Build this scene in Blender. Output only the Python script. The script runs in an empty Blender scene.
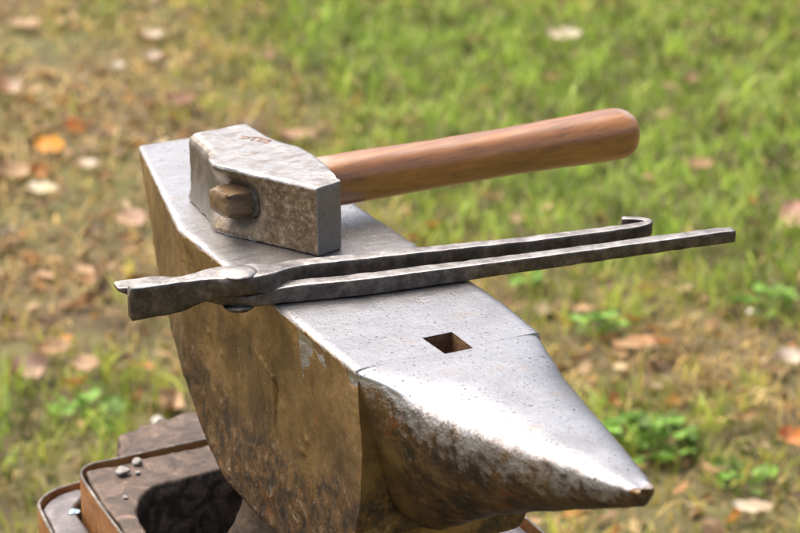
import bpy, bmesh, math, random
import numpy as np
from mathutils import Vector, Matrix, noise as mn
random.seed(7); rng = np.random.default_rng(7)
SC = bpy.context.scene
COL = SC.collection
CM = 0.01

# ------------------------------------------------------------------ frame
F_PX, PITCH, DIST, TOPZ = 2250.0, math.radians(21), 1.5, 0.80
CAM = np.array([0, -DIST*math.cos(PITCH), TOPZ + DIST*math.sin(PITCH)])
AD = np.array([-0.46129, 0.88725]); BD = np.array([0.88725, 0.46129])   # along the anvil (to the heel) / across it

def tag(o, label=None, cat=None, group=None, kind=None):
    if label: o['label'] = label
    if cat: o['category'] = cat
    if group: o['group'] = group
    if kind: o['kind'] = kind
    return o
def empty(name, loc, rz=0):
    o = bpy.data.objects.new(name, None); COL.objects.link(o)
    o.location = loc; o.rotation_euler = (0, 0, rz); o.empty_display_size = .05
    return o
def mesh_obj(name, verts, faces, mat=None, parent=None, smooth=True, attrs=None):
    me = bpy.data.meshes.new(name)
    me.from_pydata([tuple(v) for v in verts], [], [tuple(f) for f in faces])
    me.update()
    if smooth:
        me.polygons.foreach_set('use_smooth', [True]*len(me.polygons))
    if attrs:
        for k, vals in attrs.items():
            at = me.attributes.new(k, 'FLOAT', 'POINT'); at.data.foreach_set('value', np.asarray(vals, dtype=np.float32))
    if mat: me.materials.append(mat)
    o = bpy.data.objects.new(name, me); COL.objects.link(o)
    if parent: o.parent = parent
    return o
def interp(x, pts):
    return float(np.interp(x, [p[0] for p in pts], [p[1] for p in pts]))
def sstep(e0, e1, x):
    t = min(1, max(0, (x-e0)/(e1-e0))); return t*t*(3-2*t)
def nz(x, y, z, s): return mn.noise(Vector((x*s, y*s, z*s)))
def loft(loops, cap0=True, cap1=True):
    n = len(loops[0]); V = [p for l in loops for p in l]; Fc = []
    for i in range(len(loops)-1):
        for j in range(n):
            k = (j+1) % n
            Fc.append((i*n+j, i*n+k, (i+1)*n+k, (i+1)*n+j))
    if cap0: Fc.append(tuple(reversed(range(n))))
    if cap1: Fc.append(tuple((len(loops)-1)*n+j for j in range(n)))
    return V, Fc
def fix_normals(o):
    bm = bmesh.new(); bm.from_mesh(o.data); bmesh.ops.recalc_face_normals(bm, faces=bm.faces[:]); bm.to_mesh(o.data); bm.free()

# ------------------------------------------------------------------ materials
class NB:
    def __init__(s, name):
        s.m = bpy.data.materials.new(name); s.m.use_nodes = True
        s.nt = s.m.node_tree; s.N = s.nt.nodes; s.L = s.nt.links
        s.p = s.N['Principled BSDF']
        s.tc = s.N.new('ShaderNodeTexCoord').outputs['Object']
    def inp(s, sock, v):
        if hasattr(v, 'is_output'): s.L.new(v, sock)
        elif v is not None: sock.default_value = v
    def noise(s, scale, detail=6, rough=.6, dist=0, stretch=None, vec=None):
        n = s.N.new('ShaderNodeTexNoise'); n.inputs['Scale'].default_value = scale
        n.inputs['Detail'].default_value = detail; n.inputs['Roughness'].default_value = rough; n.inputs['Distortion'].default_value = dist
        v = vec or s.tc
        if stretch:
            mp = s.N.new('ShaderNodeMapping'); mp.inputs['Scale'].default_value = stretch[:3]
            if len(stretch) > 3: mp.inputs['Rotation'].default_value = (0, 0, stretch[3])
            s.L.new(v, mp.inputs[0]); v = mp.outputs[0]
        s.L.new(v, n.inputs['Vector']); return n.outputs['Fac']
    def voro(s, scale, feature='F1', stretch=None, out='Distance'):
        n = s.N.new('ShaderNodeTexVoronoi'); n.feature = feature; n.inputs['Scale'].default_value = scale
        v = s.tc
        if stretch:
            mp = s.N.new('ShaderNodeMapping'); mp.inputs['Scale'].default_value = stretch[:3]; s.L.new(v, mp.inputs[0]); v = mp.outputs[0]
        s.L.new(v, n.inputs['Vector']); return n.outputs[out]
    def math(s, op, a, b=None, clamp=False):
        n = s.N.new('ShaderNodeMath'); n.operation = op; n.use_clamp = clamp
        s.inp(n.inputs[0], a)
        if b is not None: s.inp(n.inputs[1], b)
        return n.outputs[0]
    def ramp(s, fac, pts):
        n = s.N.new('ShaderNodeValToRGB'); s.L.new(fac, n.inputs[0]); cr = n.color_ramp
        while len(cr.elements) < len(pts): cr.elements.new(.5)
        for e, (p, c) in zip(cr.elements, pts):
            e.position = p; e.color = (c, c, c, 1) if isinstance(c, (int, float)) else (*c, 1)
        return n.outputs[0]
    def mix(s, fac, a, b):
        n = s.N.new('ShaderNodeMix'); n.data_type = 'RGBA'
        s.inp(n.inputs[0], fac)
        for k, v in ((6, a), (7, b)):
            if isinstance(v, tuple) and len(v) == 3: v = (*v, 1)
            s.inp(n.inputs[k], v)
        return n.outputs[2]
    def mixf(s, fac, a, b):
        n = s.N.new('ShaderNodeMix'); n.data_type = 'FLOAT'
        s.inp(n.inputs[0], fac); s.inp(n.inputs[2], a); s.inp(n.inputs[3], b); return n.outputs[0]
    def attr(s, name, out='Fac'):
        n = s.N.new('ShaderNodeAttribute'); n.attribute_name = name; return n.outputs[out]
    def bump(s, h, strength=.5, dist=.001, prev=None):
        n = s.N.new('ShaderNodeBump'); n.inputs['Strength'].default_value = strength; n.inputs['Distance'].default_value = dist
        s.L.new(h, n.inputs['Height'])
        if prev is not None: s.L.new(prev, n.inputs['Normal'])
        return n.outputs[0]
    def out(s, base=None, rough=None, metal=None, normal=None, **kw):
        if base is not None: s.inp(s.p.inputs['Base Color'], (*base, 1) if isinstance(base, tuple) else base)
        if rough is not None: s.inp(s.p.inputs['Roughness'], rough)
        if metal is not None: s.inp(s.p.inputs['Metallic'], metal)
        if normal is not None: s.L.new(normal, s.p.inputs['Normal'])
        for k, v in kw.items(): s.inp(s.p.inputs[k.replace('_', ' ')], v)
        return s.m

def mat_anvil():
    """worn bright steel (attribute wear) breaking up into ochre and dark brown rust"""
    b = NB('anvil_steel')
    wear = b.attr('wear'); och = b.attr('ochre')
    n1 = b.noise(38, 9, .68); n2 = b.noise(11, 8, .66, .1); n3 = b.noise(120, 6, .7); nst = b.noise(22, 9, .7, .15, (1, 1, .8)); nblot = b.noise(60, 9, .76, .25)
    w = b.math('ADD', wear, b.math('MULTIPLY', b.math('SUBTRACT', n1, .5), 1.9))
    w = b.math('ADD', w, b.math('MULTIPLY', b.math('SUBTRACT', n3, .5), 2.2))
    w = b.ramp(w, [(.26, 0), (.50, .45), (.92, 1)])
    # bare metal
    pits = b.ramp(b.noise(150, 3, .55, 0, (2.6, 1, 1)), [(.285, 1), (.345, 0)])
    pits2 = b.ramp(b.noise(330, 2, .5, 0, (1.8, 1, 1)), [(.30, 1), (.36, 0)])
    pits = b.math('MAXIMUM', pits, pits2)
    stain = b.ramp(b.noise(17, 8, .66, .5), [(.46, 0), (.72, 1)])
    steel = b.mix(b.math('MULTIPLY', stain, .55), (.41, .412, .425), (.26, .25, .24))
    steel = b.mix(b.ramp(b.noise(48, 6, .6), [(.60, 0), (.74, .5)]), steel, (.42, .33, .25))
    steel = b.mix(pits, steel, (.10, .09, .085))
    sr = b.mixf(b.noise(70, 8, .7, 0, (3.5, 1, 1)), .26, .50)
    sr = b.mixf(pits, sr, .7)
    # rust and mill scale
    ochre = b.ramp(nst, [(.30, (.075, .045, .022)), (.44, (.19, .115, .045)), (.58, (.34, .215, .085)), (.72, (.42, .33, .19))])
    dark = b.ramp(nblot, [(.32, (.020, .017, .016)), (.45, (.065, .05, .038)), (.56, (.22, .12, .05)), (.68, (.42, .36, .27))])
    f = b.math('ADD', och, b.math('MULTIPLY', b.math('SUBTRACT', n2, .5), 1.3))
    f = b.math('ADD', f, b.math('MULTIPLY', b.math('SUBTRACT', n1, .5), 1.0))
    f = b.ramp(f, [(.40, 0), (.62, 1)])
    rust = b.mix(f, dark, ochre)
    orange = b.ramp(b.noise(30, 7, .66, .8), [(.62, 0), (.70, 1)])
    rust = b.mix(b.math('MULTIPLY', orange, .7), rust, (.42, .15, .04))
    flecks = b.ramp(b.noise(210, 6, .78, .3), [(.58, 0), (.70, 1)])
    rust = b.mix(b.math('MULTIPLY', flecks, .7), rust, (.55, .52, .46))
    rr = b.mixf(b.noise(55, 7, .7), .20, .55)
    big = b.ramp(b.noise(9, 8, .68, .15), [(.38, .85), (.62, 0)])
    rust = b.mix(b.math('MULTIPLY', big, .5), rust, (.09, .065, .045))
    base = b.mix(w, rust, steel)
    rough = b.mixf(w, rr, b.mixf(b.ramp(b.math('MULTIPLY', wear, .5), [(.47, 1), (.56, 0)]), sr, .56))
    met = b.mixf(w, .72, 1.0)
    hh = b.math('SUBTRACT', b.noise(420, 5, .65), b.math('MULTIPLY', pits, .9))
    nrm = b.bump(hh, .35, .0005)
    nrm = b.bump(b.noise(300, 4, .6, 0, (.12, 1, 1, .5)), .12, .0004, nrm)
    nrm = b.bump(b.math('MULTIPLY', b.noise(190, 7, .78, .1), b.math('SUBTRACT', 1, w)), .55, .0009, nrm)
    nrm = b.bump(b.math('ADD', b.math('MULTIPLY', nblot, b.math('SUBTRACT', 1, w)), b.math('MULTIPLY', n1, .3)), .75, .0016, nrm)
    return b.out(base, rough, met, nrm)

def mat_hammer_steel():
    b = NB('hammer_steel')
    wear = b.attr('wear')
    n1 = b.noise(75, 10, .82, 0); n3 = b.noise(300, 6, .8)
    w = b.math('ADD', wear, b.math('MULTIPLY', b.math('SUBTRACT', n1, .5), 1.3))
    w = b.math('ADD', w, b.math('MULTIPLY', b.math('SUBTRACT', n3, .5), 1.0))
    w = b.ramp(w, [(.42, 0), (.62, 1)])
    stain = b.ramp(b.noise(55, 9, .75, .2, (1, 2.0, 1)), [(.48, 0), (.66, 1)])
    steel = b.mix(b.math('MULTIPLY', stain, .8), (.37, .37, .375), (.19, .14, .105))
    scr = b.ramp(b.noise(120, 5, .6, 0, (1, 6, 1)), [(.36, .7), (.5, 0)])
    steel = b.mix(b.math('MULTIPLY', scr, .45), steel, (.22, .19, .17))
    brown = b.ramp(b.noise(150, 10, .85, 0), [(.30, (.03, .022, .016)), (.44, (.095, .062, .036)), (.55, (.21, .15, .085)), (.64, (.42, .38, .31))])
    base = b.mix(w, brown, steel)
    gy = b.math('MULTIPLY', b.attr('grey'), b.ramp(n1, [(.3, .75), (.6, 1)]))
    base = b.mix(gy, base, b.mix(n3, (.11, .097, .083), (.30, .275, .24)))
    rough = b.mixf(w, .5, b.mixf(b.noise(80, 6, .7), .30, .55)); rough = b.mixf(gy, rough, .42)
    nrm = b.bump(b.noise(520, 4, .6), .35, .0004)
    nrm = b.bump(n1, .6, .0012, nrm)
    return b.out(base, rough, b.mixf(w, .6, 1.0), nrm)

def mat_tong():
    b = NB('forged_dark_steel')
    wear = b.attr('wear')  # corner wear, and sky reflection painted into the upward faces
    n1 = b.noise(75, 9, .72, 0, (1, 1, 1)); n2 = b.noise(240, 6, .7)
    w = b.math('ADD', wear, b.math('MULTIPLY', b.math('SUBTRACT', n1, .5), .9))
    w = b.ramp(w, [(.3, 0), (.75, .85)])
    dark = b.ramp(b.noise(90, 9, .75, 0), [(.3, (.045, .037, .032)), (.48, (.11, .092, .08)), (.64, (.21, .18, .155)), (.76, (.30, .18, .10))])
    base = b.mix(w, dark, (.60, .585, .57))
    nrm = b.bump(n2, .5, .0005); nrm = b.bump(n1, .6, .0012, nrm)
    return b.out(base, b.mixf(n1, .34, .52), .85, nrm)

def mat_wood(name, c0, c1, c2, rough=.33, coat=.5):
    b = NB(name)
    g = b.noise(85, 8, .7, .3, (.07, 1, 1)); g2 = b.noise(420, 5, .6, 0, (.05, 1, 1)); blot = b.noise(14, 5, .6)
    base = b.ramp(g, [(.32, c0), (.5, c1), (.68, c2)])
    base = b.mix(b.math('MULTIPLY', b.ramp(g2, [(.32, 1), (.45, 0)]), .55), base, tuple(x*.35 for x in c0))
    worn = b.attr('worn')  # mask for worn wood and for the sheen painted on the handle top
    worn_sheen = b.ramp(b.math('ADD', worn, b.math('MULTIPLY', b.math('SUBTRACT', b.noise(60, 7, .7, 0, (.4, 1, 1)), .5), .9)), [(.45, 0), (.75, 1)])
    base = b.mix(b.math('MULTIPLY', worn_sheen, .8), base, (.44, .36, .30))
    base = b.mix(b.ramp(blot, [(.5, 0), (.75, .45)]), base, tuple(x*.75 for x in c0))
    nrm = b.bump(g2, .30, .0004); nrm = b.bump(blot, .3, .002, nrm)
    return b.out(base, b.mixf(b.math('ADD', worn_sheen, b.math('MULTIPLY', blot, .4), True), rough, .5), 0, nrm, Coat_Weight=coat, Coat_Roughness=.25, Coat_IOR=1.6)

def mat_rusty(name, ramp, metal=.35, rough=(.45, .8), scale=45, bd=.0015):
    b = NB(name)
    n = b.noise(scale, 9, .7, .8); n2 = b.noise(scale*4.2, 6, .7)
    base = b.ramp(b.math('ADD', b.math('MULTIPLY', n, .75), b.math('MULTIPLY', n2, .25)), ramp)
    nrm = b.bump(n2, .6, bd*.4); nrm = b.bump(n, .8, bd, nrm)
    return b.out(base, b.mixf(n2, *rough), metal, nrm)

M_ANVIL = mat_anvil(); M_HAMMER = mat_hammer_steel(); M_TONG = mat_tong()
M_HANDLE = mat_wood('varnished_ash', (.16, .054, .006), (.29, .108, .012), (.42, .172, .024), .3, 1.0)
M_TENON = mat_wood('worn_end_grain', (.05, .032, .018), (.16, .10, .05), (.30, .21, .12), .5, .1)
M_FOOT = mat_rusty('foot_steel', [(.3, (.025, .02, .018)), (.45, (.075, .057, .047)), (.57, (.14, .10, .078)), (.69, (.32, .25, .20))], .5, (.4, .75), 48)
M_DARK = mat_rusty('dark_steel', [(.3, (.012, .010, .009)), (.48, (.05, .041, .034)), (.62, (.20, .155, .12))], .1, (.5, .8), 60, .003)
M_DARK.node_tree.nodes['Principled BSDF'].inputs['Specular IOR Level'].default_value = .25
M_WAIST = mat_rusty('waist_steel', [(.3, (.03, .024, .02)), (.48, (.085, .062, .045)), (.6, (.17, .115, .07)), (.72, (.10, .085, .07))], .5, (.35, .65), 40)
M_HOLE = mat_rusty('hole_rust', [(.3, (.03, .018, .01)), (.5, (.12, .06, .025)), (.7, (.26, .14, .05))], .2, (.6, .9), 130)
M_STRAP = mat_rusty('strap_rust', [(.3, (.13, .05, .018)), (.47, (.29, .125, .038)), (.6, (.40, .20, .07)), (.75, (.22, .13, .08))], .25, (.5, .85), 32)
M_RIM = mat_rusty('strap_edge_steel', [(.3, (.05, .04, .035)), (.5, (.17, .15, .13)), (.68, (.42, .39, .36))], .8, (.35, .6), 55)
M_PLATE = mat_rusty('plate_steel', [(.3, (.07, .066, .07)), (.5, (.17, .16, .165)), (.65, (.27, .25, .25)), (.8, (.36, .26, .18))], .7, (.35, .65), 40)
M_STUMP = mat_rusty('stump_wood', [(.3, (.05, .035, .025)), (.5, (.13, .09, .06)), (.7, (.24, .18, .12))], 0, (.6, .9), 30)
M_STONE = mat_rusty('stone_grey', [(.3, (.15, .14, .13)), (.6, (.34, .32, .30))], 0, (.5, .8), 90)

# ------------------------------------------------------------------ anvil
ANV_Z = TOPZ - .36
RZ = math.atan2(AD[1], AD[0])
anvil = empty('anvil', (0, 0, ANV_Z), RZ)
tag(anvil, 'heavy rusty steel anvil with a bright worn face and tapering horn', 'anvil')
def LA(a, b, z): return (a*CM, -b*CM, z*CM + .36)        # cm in the anvil's own axes -> metres
MID = -3.65
TB = [(-14.2, 6.1), (-8.5, 6.62), (0, 6.62), (13.8, 6.62), (32.4, 2.3), (40, 2.3)]
def halfw(a):  # plan half width of the face
    return interp(a, TB)
def near_b(a): return MID - (halfw(a) if a > -8 else 6.65)
def far_b(a): return MID + halfw(a)
# (top a, bottom a, bottom z)
ST = [(-14.0, -12.6, -14.2), (-12.0, -10.6, -15.2), (-5.5, -4.0, -16.9), (0, 2.0, -17.3), (5, 6.8, -17.0), (8.5, 9.6, -15.8), (11, 11.4, -14.2), (13.8, 13.6, -11.9),
      (16.5, 16.4, -11.2), (22, 22, -9.5), (26.5, 26.2, -6.1), (31, 30.6, -3.2), (32.5, 31.6, -2.9)]
ts = sorted(set([s[0] for s in ST] + list(np.linspace(-14, 32.5, 200)) + list(np.linspace(-2.6, 1.9, 60))))
NT, NS, NBm = 40, 120, 24
def body_station(ta):
    ba = interp(ta, [(s[0], s[1]) for s in ST]); bz = interp(ta, [(s[0], s[2]) for s in ST])
    bulge = max(0, 1-(ta+14)/5)                       # front end swells forward
    loop = []; at = []
    bn, bf = near_b(ta), far_b(ta)
    def P(u, v):   # u -1 near .. 1 far, v 0 top .. 1 bottom
        a = ta + (ba-ta)*v - bulge*1.5*math.sin(math.pi*min(1, v*1.05))
        z = bz*v
        bnn, bff = near_b(a) if a > -8 else bn, far_b(a) if a > -8 else bf
        if ta > 13.8: bnn, bff = near_b(max(a, 13.8)), far_b(max(a, 13.8))
        c = (bnn+bff)/2; h = (bff-bnn)/2
        b = c + u*h
        # rounding
        rt = .22 + .10*nz(a, 0, 3, .35) + .08*nz(a, 5, 3, 1.1)
        du = (1-abs(u))*h; dz = -z
        if du < rt and dz < rt:
            # push both to a rounded corner
            k = math.hypot(rt-du, rt-dz)
            if k > rt and k > 1e-6:
                s = rt/k; b = c + math.copysign(h-rt+(rt-du)*s, u); z = -(rt-(rt-dz)*s)
        rb = .8; db = (1-v)*abs(bz)
        if du < rb and db < rb:
            k = math.hypot(rb-du, rb-db)
            if k > rb:
                s = rb/k; b = c + math.copysign(h-rb+(rb-du)*s, u); z = bz + rb-(rb-db)*s
        # forged unevenness, strongest low on the side
        side = 1 if abs(u) > .98 and .02 < v < 1.01 else 0
        if side and u < 0:
            amp = .16*sstep(0.2, 2, dz)
            b += amp*nz(a, z, 1, .28) + .07*sstep(.3, 2, dz)*nz(a, z, 7, .9) + .03*nz(a, z, 9, 3)
            # slightly dished cheek
            b += .35*math.sin(math.pi*min(1, v))*sstep(-14, -9, a)*(1-sstep(10, 13.6, a))
            # forged weld mark: raised lip and a crack below it
            def seg(p, q):
                px, py = a-p[0], z-p[1]; qx, qy = q[0]-p[0], q[1]-p[1]
                t = max(0, min(1, (px*qx+py*qy)/(qx*qx+qy*qy))); return math.hypot(px-t*qx, py-t*qy)
            d1 = seg(MK[0], MK[1]); b -= .11*math.exp(-(d1/.20)**2)
            d2 = seg(MK[1], MK[2]); tt = min(1, max(0, (z-MK[1][1])/(MK[2][1]-MK[1][1]))); d2 += .10*nz(z*2, 0, 0, 1); b += .34*(1-tt**2)*(.7+.6*nz(z*3, 1, 0, 1))*math.exp(-(d2/.12)**2)
            d3 = seg((MK[1][0]+.35, MK[1][1]), (MK[2][0]+.35, MK[2][1])); b -= .13*(1-tt)*math.exp(-(d3/.2)**2)
            for (ka, kz) in KN: b -= .20*math.exp(-(math.hypot(a-ka, z-kz)/.25)**2)
            # chipped corner
            dc = math.hypot(a+13.6, z+.5)
            b += .60*math.exp(-(dc/.5)**2)*(1+.8*nz(a, z, 3, 3))
        if v < .001 and abs(u) < .99: z -= .012*(nz(a, b, 0, .5)+.5)*sstep(-14, -10, a)
        return (a, b, z)
    for i in range(NT): loop.append(P(-1+2*i/NT, 0))
    tp = lambda q: q**1.25
    for i in range(NS): loop.append(P(1, tp(i/NS)))
    for i in range(NBm): loop.append(P(1-2*i/NBm, 1))
    for i in range(NS): loop.append(P(-1, tp(1-i/NS)))
    return loop
MK = [(1.2, -4.6), (-1.6, -5.6), (-1.2, -9.4)]
KN = [(7.3, -7.1), (-6.2, -8.0), (-5.6, -9.0), (9.5, -6.4)]
loops = [body_station(t) for t in ts]
def shrink(loop, k, da):
    ca = sum(p[0] for p in loop)/len(loop); cb = sum(p[1] for p in loop)/len(loop); cz = sum(p[2] for p in loop)/len(loop)
    return [(p[0]+da, cb+(p[1]-cb)*k, cz+(p[2]-cz)*k) for p in loop]
heel = [shrink(loops[-1], k, d) for k, d in ((.97, .12), (.90, .2), (.6, .22), (.2, .22))]
loops = loops + heel
V, Fc = loft(loops)
body = mesh_obj('body_tmp', [LA(*p) for p in V], Fc, None, None)
fix_normals(body)

# horn
def horn_dims(a):
    w = interp(-a, [(6, 6.3), (14, 6.28), (15.0, 5.98), (16.3, 5.55), (20, 4.72), (27.3, 2.85), (33.6, 1.05), (34.9, .62), (35.3, .35)])
    d = interp(-a, [(6, 13.2), (14, 12.1), (20, 8.4), (26.7, 5.1), (33.6, 1.85), (34.9, 1.15), (35.3, .7)])
    mid = interp(-a, [(6, -3.95), (14, -3.95), (18, -3.72), (27.3, -3.68), (34.8, -3.5)])
    return w, d, mid
hs = [-6, -10, -12, -13.5, -13.6, -13.7, -13.8, -13.9, -13.97] + list(np.linspace(-14.2, -33.6, 110)) + [-34, -34.4, -34.7, -34.95, -35.15]
hl = []
NH = 120
for a in hs:
    w, d, mid = horn_dims(a); lp = []
    rk = sstep(14.3, 20, -a); up = (.15+.19*rk)*w + .05; et = 9-5.2*rk
    for j in range(NH):
        t = 2*math.pi*j/NH; c, s = math.cos(t), math.sin(t)
        if s >= 0:
            e = 2/(et-1.2*rk*(c < 0)); x = math.copysign(abs(c)**e, c)*w; z = -up + up*abs(s)**e
        else:
            e = 2/2.05; x = math.copysign(abs(c)**e, c)*w; z = -up - (d-up)*abs(s)**e
            x *= 1-.16*abs(s)**1.5
        aa = a
        low = sstep(.2, 1.2, -z)
        r = 1 + low*(.012*nz(a, x, z, .5)+.008*nz(a, x, z, 1.6)) + .0*s
        b = mid + x*r
        z = z*r - .004 - .06*(1-sstep(13.5, 13.95, -a))
        if s > 0: z -= .05*(nz(a, b, 0, .35)+.5)*sstep(14.3, 19, -a)
        if a < -34.3: aa = a + .35*nz(b, z, 2, 2.0); z += .12*nz(b, z, 5, 2.4); 
        # rough forged groove where the horn meets the body
        g = math.exp(-((a+15.2)/.9)**2)*low
        b += g*.12*(1 if x < 0 else -1)*(.4+.9*nz(a, b, z, 1.4)) + .10*math.exp(-((a+17)/1.3)**2)*low*nz(a, b, z, 2.2)
        lp.append((aa, b, z))
    hl.append(lp)
# soften the far shoulder: horn starts inside the body
V, Fc = loft(hl)
horn = mesh_obj('horn_tmp', [LA(*p) for p in V], Fc, None, None)
fix_normals(horn)
dm1 = bpy.data.materials.new('tmp'); 
body.data.materials.append(M_ANVIL); horn.data.materials.append(dm1)
hm = bmesh.new(); bmesh.ops.create_cube(hm, size=1)
cut_v = []
HOLE = [(-11.5, -4.45), (-11.5, -2.36), (-14.35, -2.44), (-14.35, -4.40)]
hv = [LA(a, b, 2) for a, b in HOLE] + [LA(a, b, -9) for a, b in HOLE]
hm.free()
cut = mesh_obj('cut_tmp', hv, [(0, 1, 2, 3), (7, 6, 5, 4), (0, 4, 5, 1), (1, 5, 6, 2), (2, 6, 7, 3), (3, 7, 4, 0)], M_ANVIL, None, False)
fix_normals(cut)
def boolean(o, other, op):
    md = o.modifiers.new('b', 'BOOLEAN'); md.operation = op; md.object = other; md.solver = 'EXACT'
    try: md.material_mode = 'TRANSFER'
    except Exception: pass
boolean(body, horn, 'UNION'); boolean(body, cut, 'DIFFERENCE')
bpy.context.view_layer.update()
dg = bpy.context.evaluated_depsgraph_get()
res = bpy.data.meshes.new_from_object(body.evaluated_get(dg))
horn_idx = [i for i, m in enumerate(res.materials) if m and m.name.startswith('tmp')]
print('boolean', len(res.vertices), len(res.polygons), [m.name if m else None for m in res.materials])
for o in (body, horn, cut): bpy.data.objects.remove(o, do_unlink=True)
def split(res, keep, name):
    bm = bmesh.new(); bm.from_mesh(res)
    bmesh.ops.delete(bm, geom=[f for f in bm.faces if not keep(f)], context='FACES')
    me = bpy.data.meshes.new(name); bm.to_mesh(me); bm.free()
    me.materials.clear(); me.materials.append(M_ANVIL)
    me.polygons.foreach_set('material_index', [0]*len(me.polygons))
    me.polygons.foreach_set('use_smooth', [True]*len(me.polygons))
    o = bpy.data.objects.new(name, me); COL.objects.link(o); o.parent = anvil
    return o
def is_horn(f): return f.material_index in horn_idx
o_body = split(res, lambda f: not is_horn(f), 'body')
o_horn = split(res, is_horn, 'horn')
for o in (o_body, o_horn):
    me = o.data
    me.materials.append(M_HOLE)
    for f in me.polygons:
        c = f.center; ca, cb = c.x*100, -c.y*100
        if abs(f.normal.z) < .5 and -14.5 < ca < -11.35 and -4.6 < cb < -2.25 and c.z > .36-.095: f.material_index = 1
        if f.normal.z > .9 and c.z < .36-.08 and -14.5 < ca < -11.35 and -4.6 < cb < -2.25: f.material_index = 1
    n = len(me.vertices); co = np.empty(n*3, dtype=np.float32); me.vertices.foreach_get('co', co); co = co.reshape(-1, 3)
    A = co[:, 0]*100; B = -co[:, 1]*100; Z = (co[:, 2]-.36)*100
    me.set_sharp_from_angle(angle=math.radians(38))
    wear = np.zeros(n); och = np.zeros(n)
    if o is o_horn:
        _w = np.array([horn_dims(max(min(a, -6), -35.2))[:2] for a in A])
        rel = np.clip(-Z/np.maximum(_w[:, 1], .3), 0, 1)
        tipk = np.clip((-A-18)/14, 0, 1)
        wear = 1.1*np.exp(-(rel/.07)**2) + .80+.15*tipk - rel*(1.45-.55*tipk)
        wear = np.clip(wear, -.5, 1.8)
        near_root = np.exp(-((A+15)/1.8)**2)*(rel > .03)
        wear -= near_root*.5
        tip = np.clip((-A-34.6)/.25, 0, 1); wear -= tip*1.2
        och = .38+.25*near_root
        inhole = (A > -14.6) & (A < -11.2) & (B > -4.8) & (B < -2.1) & (Z < -.3)
        wear[inhole] = -.3; och[inhole] = .9
    else:
        wear = 1.85*np.exp(-np.clip(-Z, 0, 99)/.30)-.15
        hw = np.array([halfw(a) for a in A])
        # bare band along the rounded ridge at the front end and low on the side
        front = np.exp(-((A+14.6)/.35)**2)*(Z < -.5)*.35
        low = np.clip((-Z-8)/8, 0, 1)*.36
        wear = wear + front + low - .22
        och = np.clip(1.05 - .55*np.clip((-A-7)/4, 0, 1)*np.clip((-Z-5)/5, 0, 1) - np.clip((-Z-6.5)/6, 0, 1)*.75 - .5*np.clip((A-9)/5, 0, 1)*np.clip((-Z-5)/4, 0, 1), .15, 1.1)
        inhole = (A > -14.6) & (A < -11.2) & (B > -4.8) & (B < -2.1) & (Z < -.3)
        wear[inhole] = -.3; och[inhole] = .9
    for k, v in (('wear', wear), ('ochre', och)):
        at = me.attributes.new(k, 'FLOAT', 'POINT'); at.data.foreach_set('value', v.astype(np.float32))

def super_loop(a0, a1, b0, b1, z, e, n=72, wob=0, seed=0):
    ca, cb, ha, hb = (a0+a1)/2, (b0+b1)/2, (a1-a0)/2, (b1-b0)/2; lp = []
    for j in range(n):
        t = 2*math.pi*j/n; c, s = math.cos(t), math.sin(t)
        k = 1 + wob*nz(c*2+seed, s*2, z, .8)
        lp.append((ca+math.copysign(abs(c)**(2/e), c)*ha*k, cb+math.copysign(abs(s)**(2/e), s)*hb*k, z))
    return lp
wl = []
for q in np.linspace(0, 1, 26):
    z = -10.0 - 16*q
    fl = abs(q-.42)**2
    wl.append(super_loop(-8-6*fl, 10.4+12*max(0, q-.42)**2, -8.6-9*max(0, q-.42)**2, 1.6+9*max(0, q-.42)**2, z, 3.6, wob=.03, seed=3))
V, Fc = loft(wl)
waist = mesh_obj('waist', [LA(*p) for p in V], Fc, M_WAIST, anvil); fix_normals(waist)

# slab with a rounded, uneven top made from a plan polygon (cm, anvil axes)
def slab(name, poly, ztop, zbot, mat, parent, r=.5, bumpy=.15, seg=5, sub=.6, org=LA, seed=0, slope=(0, 0)):
    pts = []
    for i in range(len(poly)):
        p, q = np.array(poly[i]), np.array(poly[(i+1) % len(poly)]); n = max(1, int(np.linalg.norm(q-p)/sub))
        for k in range(n): pts.append(p+(q-p)*k/n)
    pts = np.array(pts)
    for _ in range(2): pts = (np.roll(pts, 1, 0)+2*pts+np.roll(pts, -1, 0))/4
    area = sum(pts[i][0]*pts[(i+1) % len(pts)][1]-pts[(i+1) % len(pts)][0]*pts[i][1] for i in range(len(pts)))
    if area < 0: pts = pts[::-1]
    d = np.roll(pts, -1, 0)-np.roll(pts, 1, 0); nr = np.stack([d[:, 1], -d[:, 0]], 1); nr /= np.linalg.norm(nr, axis=1)[:, None]+1e-9
    loops = []
    def lvl(inset, z):
        out = []
        for p, m in zip(pts, nr):
            x = p - m*inset; w = bumpy*nz(x[0], x[1], z+seed*7, .7)+bumpy*.5*nz(x[0], x[1], z+seed*3, 2.2)
            out.append((x[0]+w*m[0], x[1]+w*m[1], z+w*.8+slope[0]*(x[0]-pts[0][0])+slope[1]*(x[1]-pts[0][1])))
        return out
    for z in np.linspace(zbot, ztop-r, 10): loops.append(lvl(0, z))
    for i in range(1, seg+1):
        t = i/seg*math.pi/2; loops.append(lvl(r*(1-math.cos(t)), ztop-r+r*math.sin(t)))
    V, Fc = loft([[org(*p) for p in l] for l in loops], True, False)
    n = len(pts); base = (len(loops)-1)*n
    o = mesh_obj(name, V, Fc, mat, parent)
    bm = bmesh.new(); bm.from_mesh(o.data); bm.verts.ensure_lookup_table()
    f = bm.faces.new([bm.verts[base+j] for j in range(n)])
    rs = bmesh.ops.triangulate(bm, faces=[f])
    for f in bm.faces: f.smooth = True
    bmesh.ops.recalc_face_normals(bm, faces=bm.faces[:])
    bm.to_mesh(o.data); bm.free()
    o.data.set_sharp_from_angle(angle=math.radians(45))
    return o
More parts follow.
